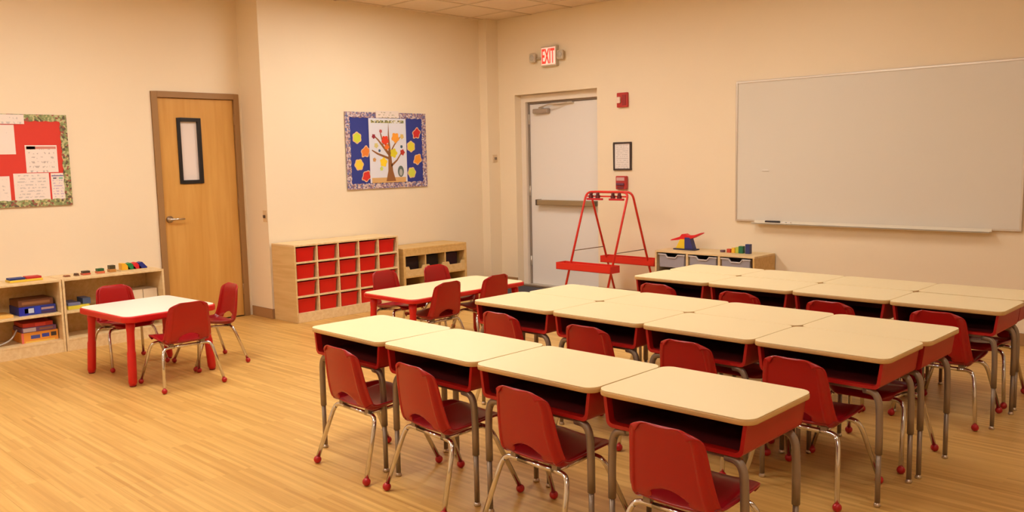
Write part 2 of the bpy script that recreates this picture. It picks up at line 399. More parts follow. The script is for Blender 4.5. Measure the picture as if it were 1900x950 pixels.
def cross(S, ang):
    """x and forward offset at HALF+1 stations across half of the shell"""
    us = [0, .12, .24, .36, .48, .57, .64, .69, .715, .74, .77, .80, .835, .87, .91, .955, 1.0]
    pts = [(0, 0)]; x = o = 0; a0 = 9 if ang > 5 else ang
    for i in range(1, len(us)):
        u = (us[i]+us[i-1])/2
        a = a0*u if u < .73 else (a0*.73+(ang-a0*.73)*min(1, (u-.73)/.10))
        if .69 < u < .735: a -= 38*min(1, max(0, ang)/60)
        if u > .93: a *= .35      # the moulded groove beside the flange
        ds = (us[i]-us[i-1])*S; x += ds*cos(radians(a)); o += ds*sin(radians(a)); pts.append((x, o))
    return pts
def shell(rows, name, m, parent):
    vs = []; fs = []
    NT = 2*HALF
    for a, i in enumerate(rows):
        y, z, hw, ang = PR[i]
        y2, z2 = PR[min(i+1, len(PR)-1)][:2]; y1, z1 = PR[max(i-1, 0)][:2]
        t = Vector((0, y2-y1, z2-z1)).normalized(); nrm = Vector((0, -t.z, t.y))
        pts = cross(hw, ang)
        for k in range(-HALF, HALF+1):
            x, off = pts[abs(k)]; x = x if k >= 0 else -x
            uu = abs(k)/HALF
            tr = -(.016*uu**2+.022*uu**7)*max(0, 1-i/11)**1.3
            fr = -.040*uu**4*max(0, (i-(len(PR)-9))/8)
            y = PR[i][0]+fr
            vs.append(Vector((x, y, z+tr))+nrm*off)
    nr = len(rows)
    for a in range(nr-1):
        for k in range(NT):
            i = rows[a]
            q = (a*(NT+1)+k, a*(NT+1)+k+1, (a+1)*(NT+1)+k+1, (a+1)*(NT+1)+k)
            if i < SPLIT:
                c = sum((vs[w] for w in q), Vector())/4; u = c.x/HW
                if abs(u) < 1 and HZ0 < c.z < HZ0+HH*math.sqrt(1-u*u)+.004: continue
            fs.append(q)
    me = bpy.data.meshes.new(name); me.from_pydata(vs, [], fs)
    b = bmesh.new(); b.from_mesh(me)
    bmesh.ops.delete(b, geom=[v for v in b.verts if not v.link_faces], context='VERTS')
    for v in b.verts:
        if v.is_boundary and abs(v.co.x) < HW+.022 and HZ0+.006 < v.co.z < HZ0+HH+.02 and v.co.y < -.12 and rows[0] == 0:
            u = max(-1, min(1, v.co.x/HW)); v.co.z = HZ0+.004+HH*math.sqrt(max(0, 1-u*u))
            if abs(v.co.x) > HW: v.co.x = math.copysign(HW, v.co.x)
    bmesh.ops.recalc_face_normals(b, faces=b.faces); b.to_mesh(me); b.free()
    for p in me.polygons: p.use_smooth = True
    me.materials.append(m)
    o = bpy.data.objects.new(name, me); COL.objects.link(o); o.parent = parent
    s = o.modifiers.new('thick', 'SOLIDIFY'); s.thickness = .008; s.offset = 0
    s2 = o.modifiers.new('sub', 'SUBSURF'); s2.levels = 1; s2.render_levels = 1
    return o
def make_chair():
    t = empty('school_chair', (0, 0, 0))
    shell(list(range(0, SPLIT+1)), 'backrest', RED, t)
    shell(list(range(SPLIT, len(PR))), 'seat', REDSEAT, t)
    for sx in (-1, 1):
        for sy, yf, yt in ((-1, -.205, -.115), (1, .205, .085)):
            zt = .292 if sy < 0 else .304
            l = MB().tube([(sx*.09, yt, zt), (sx*.155, yt, zt), (sx*.176, yt+sy*.012, zt-.03), (sx*.212, yf, .028)], .0105, 10, fillet=.035)
            lo = l.build('leg', CHROME, t)
            MB().ball((sx*.213, yf+sy*.001, .019), .019, 12, 8).build('ball_glide', BALL, lo)
    MB().tube([(-.09, -.115, .292), (.09, -.115, .292)], .0105, 10).build('crossbar', CHROME, t)
    MB().tube([(-.09, .085, .304), (.09, .085, .304)], .0105, 10).build('crossbar', CHROME, t)
    for sx in (-1, 1):
        MB().tube([(sx*.11, -.115, .293), (sx*.11, .085, .305)], .009, 8).build('side_rail', CHROME, t)
        br = MB().box(sx*.11-.014, sx*.11+.014, -.125, -.105, .298, .316)
        br.build('seat_bracket', STEEL, t)
    return t
CH0 = make_chair(); used = [False]
def place_chair(x, y, rz, label, group, sc=1.0, z=0):
    o = CH0 if not used[0] else copy_tree(CH0); used[0] = True
    o.location = (x, y, z); o.rotation_euler = (0, 0, rz); o.scale = (sc, sc, sc)
    return tag(o, label, 'chair', group)
ordn = ['leftmost', 'second from left', 'third from left', 'rightmost']
# front row chairs face the whiteboard wall
for k, (x, y, r) in enumerate([(4.165, -4.96, -3), (4.745, -4.965, -5), (5.375, -4.95, -2), (6.06, -4.98, 1)]):
    place_chair(x, y, radians(r), 'red chair at the single front desk row, %s of four' % ordn[k], 'chairs at the front desk row', 1.06)
for k, (x, y, r) in enumerate([(4.10, -3.80, 0), (4.755, -3.80, 1), (5.375, -3.80, 0), (5.945, -3.81, -1)]):
    place_chair(x, y, radians(r), 'red chair at the near side of the middle desk block, %s of four' % ordn[k], 'chairs at the middle desk block', 1.06)
for k, (x, y, r) in enumerate([(4.17, -2.30, 0), (4.81, -2.30, 0), (5.425, -2.30, 0), (6.035, -2.27, 0)]):
    place_chair(x, y, radians(r), 'red chair at the near side of the far desk block, %s of four' % ordn[k], 'chairs at the far desk block', 1.06)
for k, (x, y, r) in enumerate([(5.30, -3.18, 180), (5.98, -3.18, 179)]):
    place_chair(x, y, radians(r), 'red chair on the far side of the middle desk block, under its %s desk' % ['third', 'right end'][k], 'chairs at the middle desk block', 1.06)
for k, (x, y, r) in enumerate([(5.42, -1.72, 180), (6.03, -1.72, 180)]):
    place_chair(x, y, radians(r), 'red chair on the far side of the far desk block, under its %s desk' % ['third', 'right end'][k], 'chairs at the far desk block', 1.06)

# ------------------------------------------------------------------ STUDENT DESK (top at TH)
TH = .6656
def make_desk():
    t = empty('student_desk', (0, 0, 0))
    hx, hy = .3195, .230
    o = MB().prism(rrect(-hx, hx, -hy, hy, .048, 7), TH-.004, TH, smooth=True).build('desktop', LAM, t)
    MB().prism(rrect(-hx-.0015, hx+.0015, -hy-.0015, hy+.0015, .049, 7), TH-.024, TH-.0035, smooth=True).build('edge_band', LAMEDGE, o, bev=.004)
    # book box: slanted side walls, rounded bottom corners, open at the front (-y)
    zt, zb = TH-.024, .523; wt, wb = .297, .285; th = .014
    def prof(inset):
        pts = [(-wt+inset, zt)]
        r = .028-inset*.6
        cx, cz = -wb+inset+r, zb+inset+r
        for j in range(7):
            a = pi+pi/2*j/6; pts.append((cx+r*cos(a), cz+r*sin(a)))
        pts += [(-x, z) for x, z in pts[::-1]]
        return pts
    y0, y1 = -.214, .214
    op, ip = prof(0), prof(th)
    vs = []; fs = []; n = len(op)
    for yy in (y0, y1):
        vs += [(x, yy, z) for x, z in op]+[(x, yy, z) for x, z in ip]
    for i in range(n-1):
        fs += [(i, i+1, 2*n+i+1, 2*n+i), (n+i, 3*n+i, 3*n+i+1, n+i+1), (i, n+i, n+i+1, i+1), (2*n+i, 2*n+i+1, 3*n+i+1, 3*n+i)]
    m = MB(); m.add(vs, fs, False)
    bo = m.build('book_box', REDBOX, t)
    MB().prism([(x, z) for x, z in op], y1-.004, y1+.002, M=Matrix(((1, 0, 0, 0), (0, 0, 1, 0), (0, 1, 0, 0), (0, 0, 0, 1)))).build('back_panel', REDBOX, t)
    # added inner skin, darkened to imitate the shade inside the open box
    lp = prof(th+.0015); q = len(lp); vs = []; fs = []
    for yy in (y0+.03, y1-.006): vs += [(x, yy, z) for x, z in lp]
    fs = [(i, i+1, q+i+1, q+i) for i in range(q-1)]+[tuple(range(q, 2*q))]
    MB().add(vs, fs).box(-wt+.012, wt-.012, y0+.03, y1-.01, zt-.004, zt-.001).build('box_shade', BOXSHADE, t)
    # frame rails under the box
    for sy in (-1, 1):
        MB().box(-.22, .22, sy*.188-.012, sy*.188+.012, .508, .523).build('rail', STEEL, t)
    for sx in (-1, 1):
        for sy in (-1, 1):
            yy = sy*.188; xl = sx*.278
            lg = MB().tube([(sx*.205, yy, .509), (sx*.252, yy, .506), (xl-sx*.004, yy, .468), (xl, yy, .36), (xl, yy, .235)], .0155, 12, fillet=.035)
            lo = lg.build('leg', STEEL, t)
            MB().tube([(xl, yy, .24), (xl, yy, .018)], .0115, 10).build('leg_extension', STEEL, lo)
            MB().lathe([(.0001, 0), (.013, 0), (.016, .006), (.012, .016), (.006, .022), (.0001, .022)], (xl, yy, 0), 12).build('glide', NICKEL, lo)
    return t
DK0 = make_desk(); dused = [False]
def place_desk(x, y, rz, label, group, sx=1.0, sy=1.0):
    o = DK0 if not dused[0] else copy_tree(DK0); dused[0] = True
    o.location = (x, y, 0); o.rotation_euler = (0, 0, rz); o.scale = (sx, sy, 1)
    return tag(o, label, 'desk', group)
# front row
e1 = [3.705, 4.345, 4.998, 5.655, 6.305]; yc = [-4.808, -4.812, -4.818, -4.80]; rot = [-1.2, 0, 0.6, 1.0]
for k in range(4):
    place_desk((e1[k]+e1[k+1])/2+(-.0), yc[k], radians(rot[k]), 'maple-topped red desk in the single front row, %s of four' % ordn[k], 'desks in the front row', (e1[k+1]-e1[k]-.006)/.642, 1.035)
e2 = [3.76, 4.412, 5.04, 5.680, 6.315]
e2b = [3.80, 4.418, 5.056, 5.697, 6.327]
for k in range(4):
    place_desk((e2[k]+e2[k+1])/2, -3.678, 0, 'maple-topped red desk on the near side of the middle block, %s of four' % ordn[k], 'desks in the middle block', (e2[k+1]-e2[k]-.003)/.642, .98)
    place_desk((e2b[k]+e2b[k+1])/2, -3.224, pi, 'maple-topped red desk on the far side of the middle block, %s of four' % ordn[k], 'desks in the middle block', (e2b[k+1]-e2b[k]-.003)/.642, .97)
e3 = [3.90, 4.522, 5.134, 5.748, 6.362]
e3b = [3.90, 4.51, 5.125, 5.745, 6.352]
for k in range(4):
    place_desk((e3[k]+e3[k+1])/2, -2.203+(-.012 if k == 3 else 0), 0, 'maple-topped red desk on the near side of the far block, %s of four' % ordn[k], 'desks in the far block', (e3[k+1]-e3[k]-.003)/.642, .97)
    place_desk((e3b[k]+e3b[k+1])/2, -1.76+(-.0 if k == 3 else 0), pi, 'maple-topped red desk on the far side of the far block, %s of four' % ordn[k], 'desks in the far block', (e3b[k+1]-e3b[k]-.003)/.642, .90)

# ------------------------------------------------------------------ ACTIVITY TABLES
def table(name, cx, cy, hx, hy, h, top, label, rz=0, corner=.07, legr=.026, rim=.048):
    t = empty(name, (cx, cy, 0), rz, label, 'table')
    o = MB().prism(rrect(-hx+.012, hx-.012, -hy+.012, hy-.012, corner-.01, 8), h-.006, h, smooth=True).build('tabletop', top, t)
    MB().prism(rrect(-hx, hx, -hy, hy, corner, 8), h-rim, h-.004, smooth=True).build('edge_rim', REDTAB, o, bev=.008, seg=3)
    MB().prism(rrect(-hx+.05, hx-.05, -hy+.05, hy-.05, .05, 4), h-rim-.012, h-rim+.002).build('apron', REDTAB, t)
    for sx in (-1, 1):
        for sy in (-1, 1):
            x, y = sx*(hx-.085), sy*(hy-.075)
            l = MB().lathe([(.0001, h-.05), (.031, h-.05), (.031, h-.09), (legr, h-.12), (legr, .25), (.030, .235), (.030, .03), (.022, .006), (.0001, .006)][::-1], (0, 0, 0), 16)
            for i, v in enumerate(l.v):
                k = (h-v[2])*.05; l.v[i] = (x+v[0]+sx*k, y+v[1]+sy*k, v[2]-.006*0)
            lo = l.build('leg', REDTAB, t)
            MB().lathe([(.0001, 0), (.02, 0), (.024, .008), (.0001, .01)], (x+sx*h*.05, y+sy*h*.05, 0), 12).build('foot', C_((120, 14, 14)), lo)
    return t
table('activity_table', 1.245, -4.862, .385, .355, .505, WHITELAM, 'small red play table with white top, by the low shelves', radians(3.5))
table('activity_table', 2.325, -2.85, .325, .63, .50, BEIGELAM, 'long low red-edged table with beige top, in front of the red tray cabinet', rim=.036)
place_chair(1.77, -4.87, radians(88), 'red school chair at the small white table, back turned to the desks', 'chairs at the small white table')
place_chair(.84, -4.87, radians(-88), 'red school chair between the small white table and the low shelves', 'chairs at the small white table')
place_chair(1.32, -4.43, radians(176), 'red school chair at the door end of the small white table, seen side-on', 'chairs at the small white table')
place_chair(1.91, -3.01, radians(-84), 'red school chair between the long low table and the red tray cabinet', 'chairs at the long low table')
place_chair(1.97, -2.50, radians(-90), 'red school chair on the wall side of the long low table, before the maple cabinet', 'chairs at the long low table')
place_chair(2.49, -3.145, radians(92), 'red school chair on the desk side of the long low table, nearer of the two', 'chairs at the long low table')
place_chair(2.51, -2.635, radians(90), 'red school chair on the desk side of the long low table, nearer the exit door', 'chairs at the long low table')

# ------------------------------------------------------------------ RED TRAY CABINET
cx0, cx1, cy0, cy1, ch = .02, .43, -3.10, -1.845, .757
D = cx1-cx0; Wd = cy1-cy0
cb = empty('tray_cabinet', (cx0, cy0, 0), 0, 'pale birch cabinet holding twenty red trays against the wall', 'cabinet')
s_ = .018
MB().box(0, D, 0, s_, .0, ch-s_).box(.1, D-.1, -.0005, s_+.0005, -.001, .018).build('side_panel', BIRCHD, cb, bev=.002)
MB().box(0, D, Wd-s_, Wd, .0, ch-s_).build('side_panel', BIRCH, cb, bev=.002)
MB().box(-.0, D, 0, Wd, ch-s_, ch).build('top', BIRCH, cb, bev=.003)
MB().box(0, .012, s_, Wd-s_, .0, ch-s_).build('back_panel', BIRCHD, cb)
MB().box(D-.02, D-.002, s_, Wd-s_, .0, .078).build('kick_board', BIRCH, cb, bev=.002)
z0c = .078; rowh = (ch-s_-z0c)/4; colw = (Wd-2*s_+.014)/5
for r in range(4):
    z = z0c+rowh*r
    MB().box(.012, D-.002, s_, Wd-s_, z, z+.016).build('shelf', BIRCH, cb, bev=.0015)
for c in range(1, 5):
    y = s_+colw*c-.014
    for r in range(4):
        MB().box(.012, D-.004, y, y+.014, z0c+rowh*r+.016, z0c+rowh*(r+1)).build('divider', BIRCH, cb)
tw = colw-.014-.035; thh = rowh-.016-.014; td = .352
def make_tray():
    t = empty('storage_tray', (0, 0, 0))
    m = MB(); w = tw/2; b = w-.010; k = .004
    # tapered open box: outer & inner walls
    O = [(0, -b, 0), (td, -b, 0), (td, b, 0), (0, b, 0)]; T = [(-.006, -w, thh), (td+.008, -w, thh), (td+.008, w, thh), (-.006, w, thh)]
    I0 = [(k, -b+k, k), (td-k, -b+k, k), (td-k, b-k, k), (k, b-k, k)]; IT = [(k-.006, -w+k, thh), (td+.008-k, -w+k, thh), (td+.008-k, w-k, thh), (k-.006, w-k, thh)]
    vs = O+T+I0+IT; fs = [(3, 2, 1, 0), (8, 9, 10, 11)]
    for i in range(4):
        j = (i+1) % 4; fs += [(i, j, 4+j, 4+i), (8+j, 8+i, 12+i, 12+j), (4+i, 4+j, 12+j, 12+i)]
    m.add(vs, fs); m.build('tray_body', REDTRAY, t, bev=.0025)
    e = .007
    MB().box(-.010, td+.014, -w-e, -w+.002, thh-.010, thh).box(-.010, td+.014, w-.002, w+e, thh-.010, thh).box(-.010, -.002, -w, w, thh-.010, thh).box(td+.004, td+.014, -w, w, thh-.010, thh).build('rim', REDTRAY, t, bev=.002)
    return t
TR0 = make_tray(); first = True
rn = ['bottom', 'third', 'second', 'top']; cn = ['leftmost', 'second', 'middle', 'fourth', 'rightmost']
for r in range(4):
    for c in range(5):
        o = TR0 if first else copy_tree(TR0); first = False
        y = cy0+s_+colw*c+(colw-.014)/2
        o.location = (cx0+.029+random.uniform(-.003, .003), y-.004, z0c+rowh*r+.0165)
        tag(o, 'red plastic tray in the %s row, %s column of the birch cabinet' % (rn[r], cn[c]), 'tray', 'red trays in the birch cabinet')

# ------------------------------------------------------------------ LOW BIN CABINET beside it
b0, b1, bh2, bd = -1.775, -.86, .605, .40
bc = empty('bin_cabinet', (.02, b0, 0), 0, 'low maple cabinet with three scooped compartments, right of the red trays', 'cabinet')
W2 = b1-b0
MB().box(0, bd, 0, .03, 0, bh2).build('side_panel', MAPLE, bc, bev=.004)
MB().box(0, bd, W2-.03, W2, 0, bh2).build('side_panel', MAPLE, bc, bev=.004)
MB().box(0, bd, .03, W2-.03, bh2-.022, bh2).build('top', MAPLE, bc, bev=.003)
MB().box(bd-.022, bd, .03, W2-.03, bh2-.085, bh2-.022).build('top_rail', MAPLE, bc)
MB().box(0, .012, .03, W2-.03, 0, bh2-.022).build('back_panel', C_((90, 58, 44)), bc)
MB().box(.0, bd, .03, W2-.03, .03, .05).build('shelf', MAPLE, bc)
MB().box(.0, bd, .03, W2-.03, .285, .303).build('shelf', MAPLE, bc)
cw = (W2-.06)/3
for k in (1, 2):
    MB().box(.012, bd-.01, .03+cw*k-.008, .03+cw*k+.008, .05, bh2-.085).build('divider', MAPLE, bc)
Myz = Matrix(((0, 0, 1, 0), (1, 0, 0, 0), (0, 1, 0, 0), (0, 0, 0, 1)))   # (a,b,c)->(x=c,y=a,z=b)
for k in range(3):
    for zz in (.303, .05):
        ya, yb = .03+cw*k, .03+cw*(k+1); hh = .105
        ol = [(ya, zz), (yb, zz), (yb, zz+hh), (yb-.045, zz+hh), (yb-.06, zz+hh-.035), (ya+.06, zz+hh-.035), (ya+.045, zz+hh), (ya, zz+hh)]
        MB().prism(ol, bd-.018, bd-.004, M=Myz).build('front_lip', BIRCHD, bc)
for k, c in enumerate([(44, 22, 30), (40, 30, 30), (60, 28, 44)]):
    ob = MB().box(.05, .30, .03+cw*k+.03, .03+cw*(k+1)-.03, .304, .304+.19)
    tag(ob.build('storage_box', C_(c, .7), bev=.004, loc=(.02, b0, 0)), 'dark box inside the %s compartment of the low maple cabinet' % ['left', 'middle', 'right'][k], 'box', 'dark boxes in the maple cabinet')

# ------------------------------------------------------------------ LOW OPEN SHELVES, left wall
def low_shelf(y0, y1, label):
    t = empty('low_bookshelf', (XD+.005, y0, 0), 0, label, 'shelf')
    D_, hh, w = .365, .612, y1-y0
    MB().box(0, D_, 0, .018, 0, hh).build('side_panel', BIRCH, t, bev=.002)
    MB().box(0, D_, w-.018, w, 0, hh).build('side_panel', BIRCH, t, bev=.002)
    MB().box(0, D_, .018, w-.018, hh-.018, hh).build('top', BIRCH, t, bev=.002)
    MB().box(0, .012, .018, w-.018, .0, hh-.018).build('back_panel', BIRCHD, t)
    MB().box(.012, D_-.004, .018, w-.018, .318, .335).build('shelf', BIRCH, t, bev=.002)
    MB().box(.012, D_-.004, .018, w-.018, .088, .105).build('shelf', BIRCH, t, bev=.002)
    MB().box(D_-.03, D_-.006, .018, w-.018, 0, .088).build('kick_board', BIRCH, t)
    return t
low_shelf(-5.95, -5.032, 'open birch shelf at the left edge, holding stacked games')
low_shelf(-5.026, -4.165, 'open birch shelf beside the wooden door, behind the white table')
def boxthing(name, x0, x1, y0, y1, z0, z1, rgb, label, cat, group=None, rz=0, face=None):
    o = MB().box(-(x1-x0)/2, (x1-x0)/2, -(y1-y0)/2, (y1-y0)/2, 0, z1-z0).build(name, C_(rgb, .5), bev=.002, loc=((x0+x1)/2, (y0+y1)/2, z0), rz=rz)
    tag(o, label, cat, group)
    if face:   # printed panel on the +x face and patches
        for (fy0, fy1, fz0, fz1, rgbf) in face:
            w, h = (y1-y0), (z1-z0)
            MB().box((x1-x0)/2-.0005, (x1-x0)/2+.001, -w/2+fy0*w, -w/2+fy1*w, fz0*h, fz1*h).build('printed_label', C_(rgbf, .5), o)
    return o
S1 = .335+.0005; S0 = .105+.0005
boxthing('game_box', -.36, -.11, -5.345, -5.065, S1, S1+.07, (40, 52, 138), 'blue game box on the middle shelf of the left bookshelf', 'box', None, 0,
         [(.0, .25, 0, 1, (30, 40, 170)), (.15, .40, .25, .8, (196, 206, 232)), (.42, .58, .1, .95, (38, 60, 190)), (.6, .95, .5, .75, (180, 150, 150)), (.6, .98, .05, .35, (70, 50, 90))])
boxthing('game_box', -.36, -.13, -5.34, -5.075, S1+.0705, S1+.125, (120, 74, 48), 'brown game box lying on the blue game box', 'box', None, 0,
         [(.1, .9, .3, .7, (160, 110, 70))])
boxthing('game_box', -.36, -.12, -5.34, -5.03-.03, S0, S0+.085, (232, 150, 50), 'orange game box at the bottom of the left bookshelf', 'box', None, 0,
         [(0, .06, 0, 1, (226, 110, 96)), (.25, .5, .35, .7, (70, 80, 150)), (.55, .75, .4, .75, (60, 70, 160)), (.1, .9, .0, .15, (240, 196, 90)), (.8, .95, .4, .8, (60, 50, 50))])
boxthing('game_box', -.36, -.125, -5.33, -5.07, S0+.0855, S0+.125, (120, 84, 132), 'purple and white game box on the orange game box', 'box', None, 0,
         [(.03, .4, .1, .9, (206, 196, 210)), (.5, .9, .3, .7, (160, 110, 90))])
boxthing('game_box', -.36, -.135, -5.32, -5.09, S0+.1255, S0+.16, (196, 60, 50), 'red game box on top of the purple box', 'box', None, 0, [(.4, .75, .1, .9, (226, 80, 70))])
boxthing('puzzle_tray', -.33, -.10, -5.60, -5.39, S1, S1+.022, (236, 186, 96), 'flat yellow tray on the middle shelf at the left edge of the photo', 'tray')
cbm = MB().tube([(-.15, -5.62, S0+.012), (-.12, -5.5, S0+.012), (-.10, -5.42, S0+.05), (-.16, -5.36, S0+.115)], .006, 6, fillet=.05).tube([(-.18, -5.60, S0+.01), (-.15, -5.49, S0+.010), (-.13, -5.41, S0+.045), (-.19, -5.355, S0+.10)], .006, 6, fillet=.05)
tag(cbm.build('cable', C_((190, 176, 170), .4)), 'pale grey flexible cable on the lower shelf left of the orange box', 'cable')
# things on unit 1 top: flat yellow tray with blue and red slabs
T0 = .612+.0006
t = empty('sorting_board', (-.20, -5.26, T0), 0, 'flat yellow board with blue and red pieces on top of the left bookshelf', 'toy')
MB().box(-.06, .06, -.125, .125, 0, .018).build('base', C_((232, 196, 60)), t, bev=.003)
for k in range(3): MB().box(-.05+.034*k, -.022+.034*k, -.12, -.005, .018, .034).build('blue_block', C_((30, 50, 120)), t, bev=.003)
for k in range(3): MB().box(-.05+.034*k, -.022+.034*k, .005, .12, .018, .036).build('red_block', C_((196, 40, 40)), t, bev=.003)
# unit 2 top: growing blocks
for k, (yy, hgt, w, top, bot) in enumerate([(-4.93, .012, .045, (170, 100, 60), (150, 90, 60)), (-4.852, .02, .03, (90, 60, 40), (120, 80, 50)), (-4.775, .034, .065, (70, 52, 34), (210, 90, 60)),
                                          (-4.655, .042, .062, (40, 90, 44), (214, 110, 70)), (-4.555, .06, .056, (70, 60, 30), (190, 130, 60))]):
    t = empty('block_stack', (-.20, yy, T0), 0, ['smallest flat wooden block', 'tiny dark block', 'low two-layer block with a dark top', 'green-topped two-layer block', 'tallest dark-topped two-layer block'][k]+' in the line on the shelf beside the door', 'toy block', 'line of small blocks on the shelf')
    MB().box(-.03, .03, -w/2, w/2, 0, hgt*.45).build('lower_block', C_(bot), t, bev=.002)
    MB().box(-.026, .026, -w/2+.003, w/2-.003, hgt*.45, hgt).build('upper_block', C_(top), t, bev=.002)
# wedge xylophone-like ramp set
t = empty('colour_ramp', (-.20, -4.375, T0), 0, 'toy ramp with yellow, green, red and blue slanted bars on the shelf by the door', 'toy')
MB().box(-.05, .05, -.12, .11, 0, .008).build('base', C_((226, 200, 150)), t)
for k, c in enumerate([(240, 180, 40), (20, 130, 70), (210, 30, 40), (30, 40, 130)]):
    yb = -.105+k*.050
    MB().prism([(yb, .009), (yb+.075, .009), (yb+.075, .018), (yb+.032, .068), (yb, .068 if k == 0 else .060)], -.035, .04, M=Myz).build('slanted_bar', C_(c), t, bev=.002)
# unit 2 shelves content
boxthing('game_box', -.34, -.12, -4.965, -4.79, S1, S1+.03, (226, 206, 60), 'yellow box on the middle shelf left of the red chair by the shelves', 'box')
boxthing('game_box', -.34, -.13, -4.96, -4.86, S1+.0305, S1+.055, (120, 122, 160), 'grey-violet box lying on the yellow box', 'box')
t_b = boxthing('toy_bin', -.30, -.16, -4.83, -4.765, S1+.031, S1+.082, (84, 104, 150), 'small blue tub standing on the yellow box', 'bin')
boxthing('paper_box', -.36, -.13, -4.46, -4.325, S1, S1+.10, (226, 206, 176), 'cream cardboard box on the shelf behind the white table, left one', 'box', 'cream boxes on the shelf')
boxthing('paper_box', -.36, -.13, -4.32, -4.195, S1, S1+.10, (226, 206, 176), 'cream cardboard box on the shelf behind the white table, right one', 'box', 'cream boxes on the shelf')

# ------------------------------------------------------------------ TRAY UNIT on wall B
wx0, wx1, wh_ = 2.69, 3.78, .605
wc = empty('tray_unit', (wx0, -.405, 0), 0, 'low birch unit with clear trays below the whiteboard, beside the easel', 'cabinet')
W3 = wx1-wx0; DD = .39
MB().box(0, .018, 0, DD, 0, wh_-.018).build('side_panel', BIRCH, wc, bev=.002)
MB().box(W3-.018, W3, 0, DD, 0, wh_-.018).build('side_panel', MAPLE, wc, bev=.002)
MB().box(0, W3, 0, DD, wh_-.018, wh_).build('top', BIRCH, wc, bev=.002)
MB().box(.018, W3-.018, DD-.012, DD, 0, wh_-.018).build('back_panel', BIRCHD, wc)
MB().box(.018, W3-.018, .01, DD-.012, .04, .056).build('shelf', BIRCH, wc)
w3 = (W3-.036)/3
for k in (1, 2): MB().box(.018+w3*k-.012, .018+w3*k+.012, .004, DD-.012, .056, wh_-.018).build('divider', BIRCH, wc)
CLEAR = mat('translucent tray plastic', (158, 154, 164), .3); CLEARR = mat('tray rim plastic', (212, 206, 208), .3)
for k in range(3):
    for r in range(3):
        z = .092+r*.1765
        t = empty('clear_tray', (wx0+.018+w3*(k+.5), -.40, z), 0, 'translucent grey tray in the %s row, %s column of the unit below the whiteboard' % (['bottom', 'middle', 'top'][r], ['left', 'middle', 'right'][k]), 'tray', 'translucent trays below the whiteboard')
        w = w3/2-.03; hh = .13
        m = MB(); n_ = .045
        pf = [(-w+.01, 0), (w-.01, 0), (w, hh), (n_+.025, hh), (n_, hh-.028), (-n_, hh-.028), (-n_-.025, hh), (-w, hh)]
        Mxz = Matrix(((1, 0, 0, 0), (0, 0, 1, 0), (0, 1, 0, 0), (0, 0, 0, 1)))
        MB().prism(pf, .0, .004, M=Mxz).box(-w+.01, w-.01, .004, .35, 0, .004).box(-w, -w+.004, .004, .35, .004, hh).box(w-.004, w, .004, .35, .004, hh).box(-w, w, .346, .35, .004, hh).build('tray_body', CLEAR, t)
        rp = [(-w-.008, hh), (-n_-.027, hh), (-n_-.002, hh-.028), (n_+.002, hh-.028), (n_+.027, hh), (w+.008, hh)]
        rm = MB()
        for a in range(5):
            (xa, za), (xb, zb) = rp[a], rp[a+1]
            rm.add([(xa, -.010, za-.010), (xb, -.010, zb-.010), (xb, -.010, zb), (xa, -.010, za), (xa, .006, za-.010), (xb, .006, zb-.010), (xb, .006, zb), (xa, .006, za)],
                   [(0, 1, 2, 3), (4, 7, 6, 5), (3, 2, 6, 7), (0, 4, 5, 1), (0, 3, 7, 4), (1, 5, 6, 2)])
        rm.build('rim', CLEARR, t)
# balance scale toy
t = empty('balance_scale', (2.93, -.21, wh_+.0006), 0, 'toy balance scale with red beam on a yellow and blue stand, on the birch unit', 'toy')
MB().prism([(-.125, 0), (.12, 0), (.12, .012), (-.125, .012)], -.05, .05, M=Matrix(((1, 0, 0, 0), (0, 0, 1, 0), (0, 1, 0, 0), (0, 0, 0, 1)))).build('base', C_((40, 34, 76)), t, bev=.004)
Mx = Matrix(((1, 0, 0, 0), (0, 0, 1, 0), (0, 1, 0, 0), (0, 0, 0, 1)))
MB().prism([(-.105, .012), (-.002, .012), (-.002, .105), (-.055, .105)], -.035, .035, M=Mx).build('stand', C_((240, 200, 40)), t, bev=.004)
MB().prism([(-.002, .012), (.095, .012), (.055, .125), (-.002, .125)], -.035, .035, M=Mx).build('stand', C_((52, 54, 120)), t, bev=.004)
MB().prism([(-.175, .085), (-.16, .098), (-.06, .130), (-.04, .155), (.0, .160), (.03, .145), (.10, .150), (.185, .178), (.19, .170), (.10, .125), (.04, .105), (-.06, .100), (-.10, .093)], -.03, .03, M=Mx).build('beam', C_((222, 32, 36)), t, bev=.006)
# colour tower
for k, (x, hgt, w, c, nm) in enumerate([(3.362, .020, .05, (110, 80, 90), 'mauve'), (3.435, .036, .04, (200, 66, 40), 'orange-red'), (3.482, .048, .035, (246, 190, 50), 'orange-yellow'), (3.522, .056, .034, (190, 196, 70), 'yellow-green'), (3.565, .068, .045, (40, 116, 76), 'green'), (3.635, .090, .045, (50, 56, 110), 'blue')]):
    o = MB().lathe([(.0001, 0), (w/2, 0), (w/2, hgt), (.0001, hgt)], (0, 0, 0), 14) if k == 0 else MB().box(-w/2, w/2, -w/2, w/2, 0, hgt)
    o = o.build('toy_block', C_(c), bev=.002, loc=(x-.03, -.2, wh_+.0006)); tag(o, '%s block in the rising row of blocks on the birch unit' % nm, 'toy block', 'rising blocks on the birch unit')

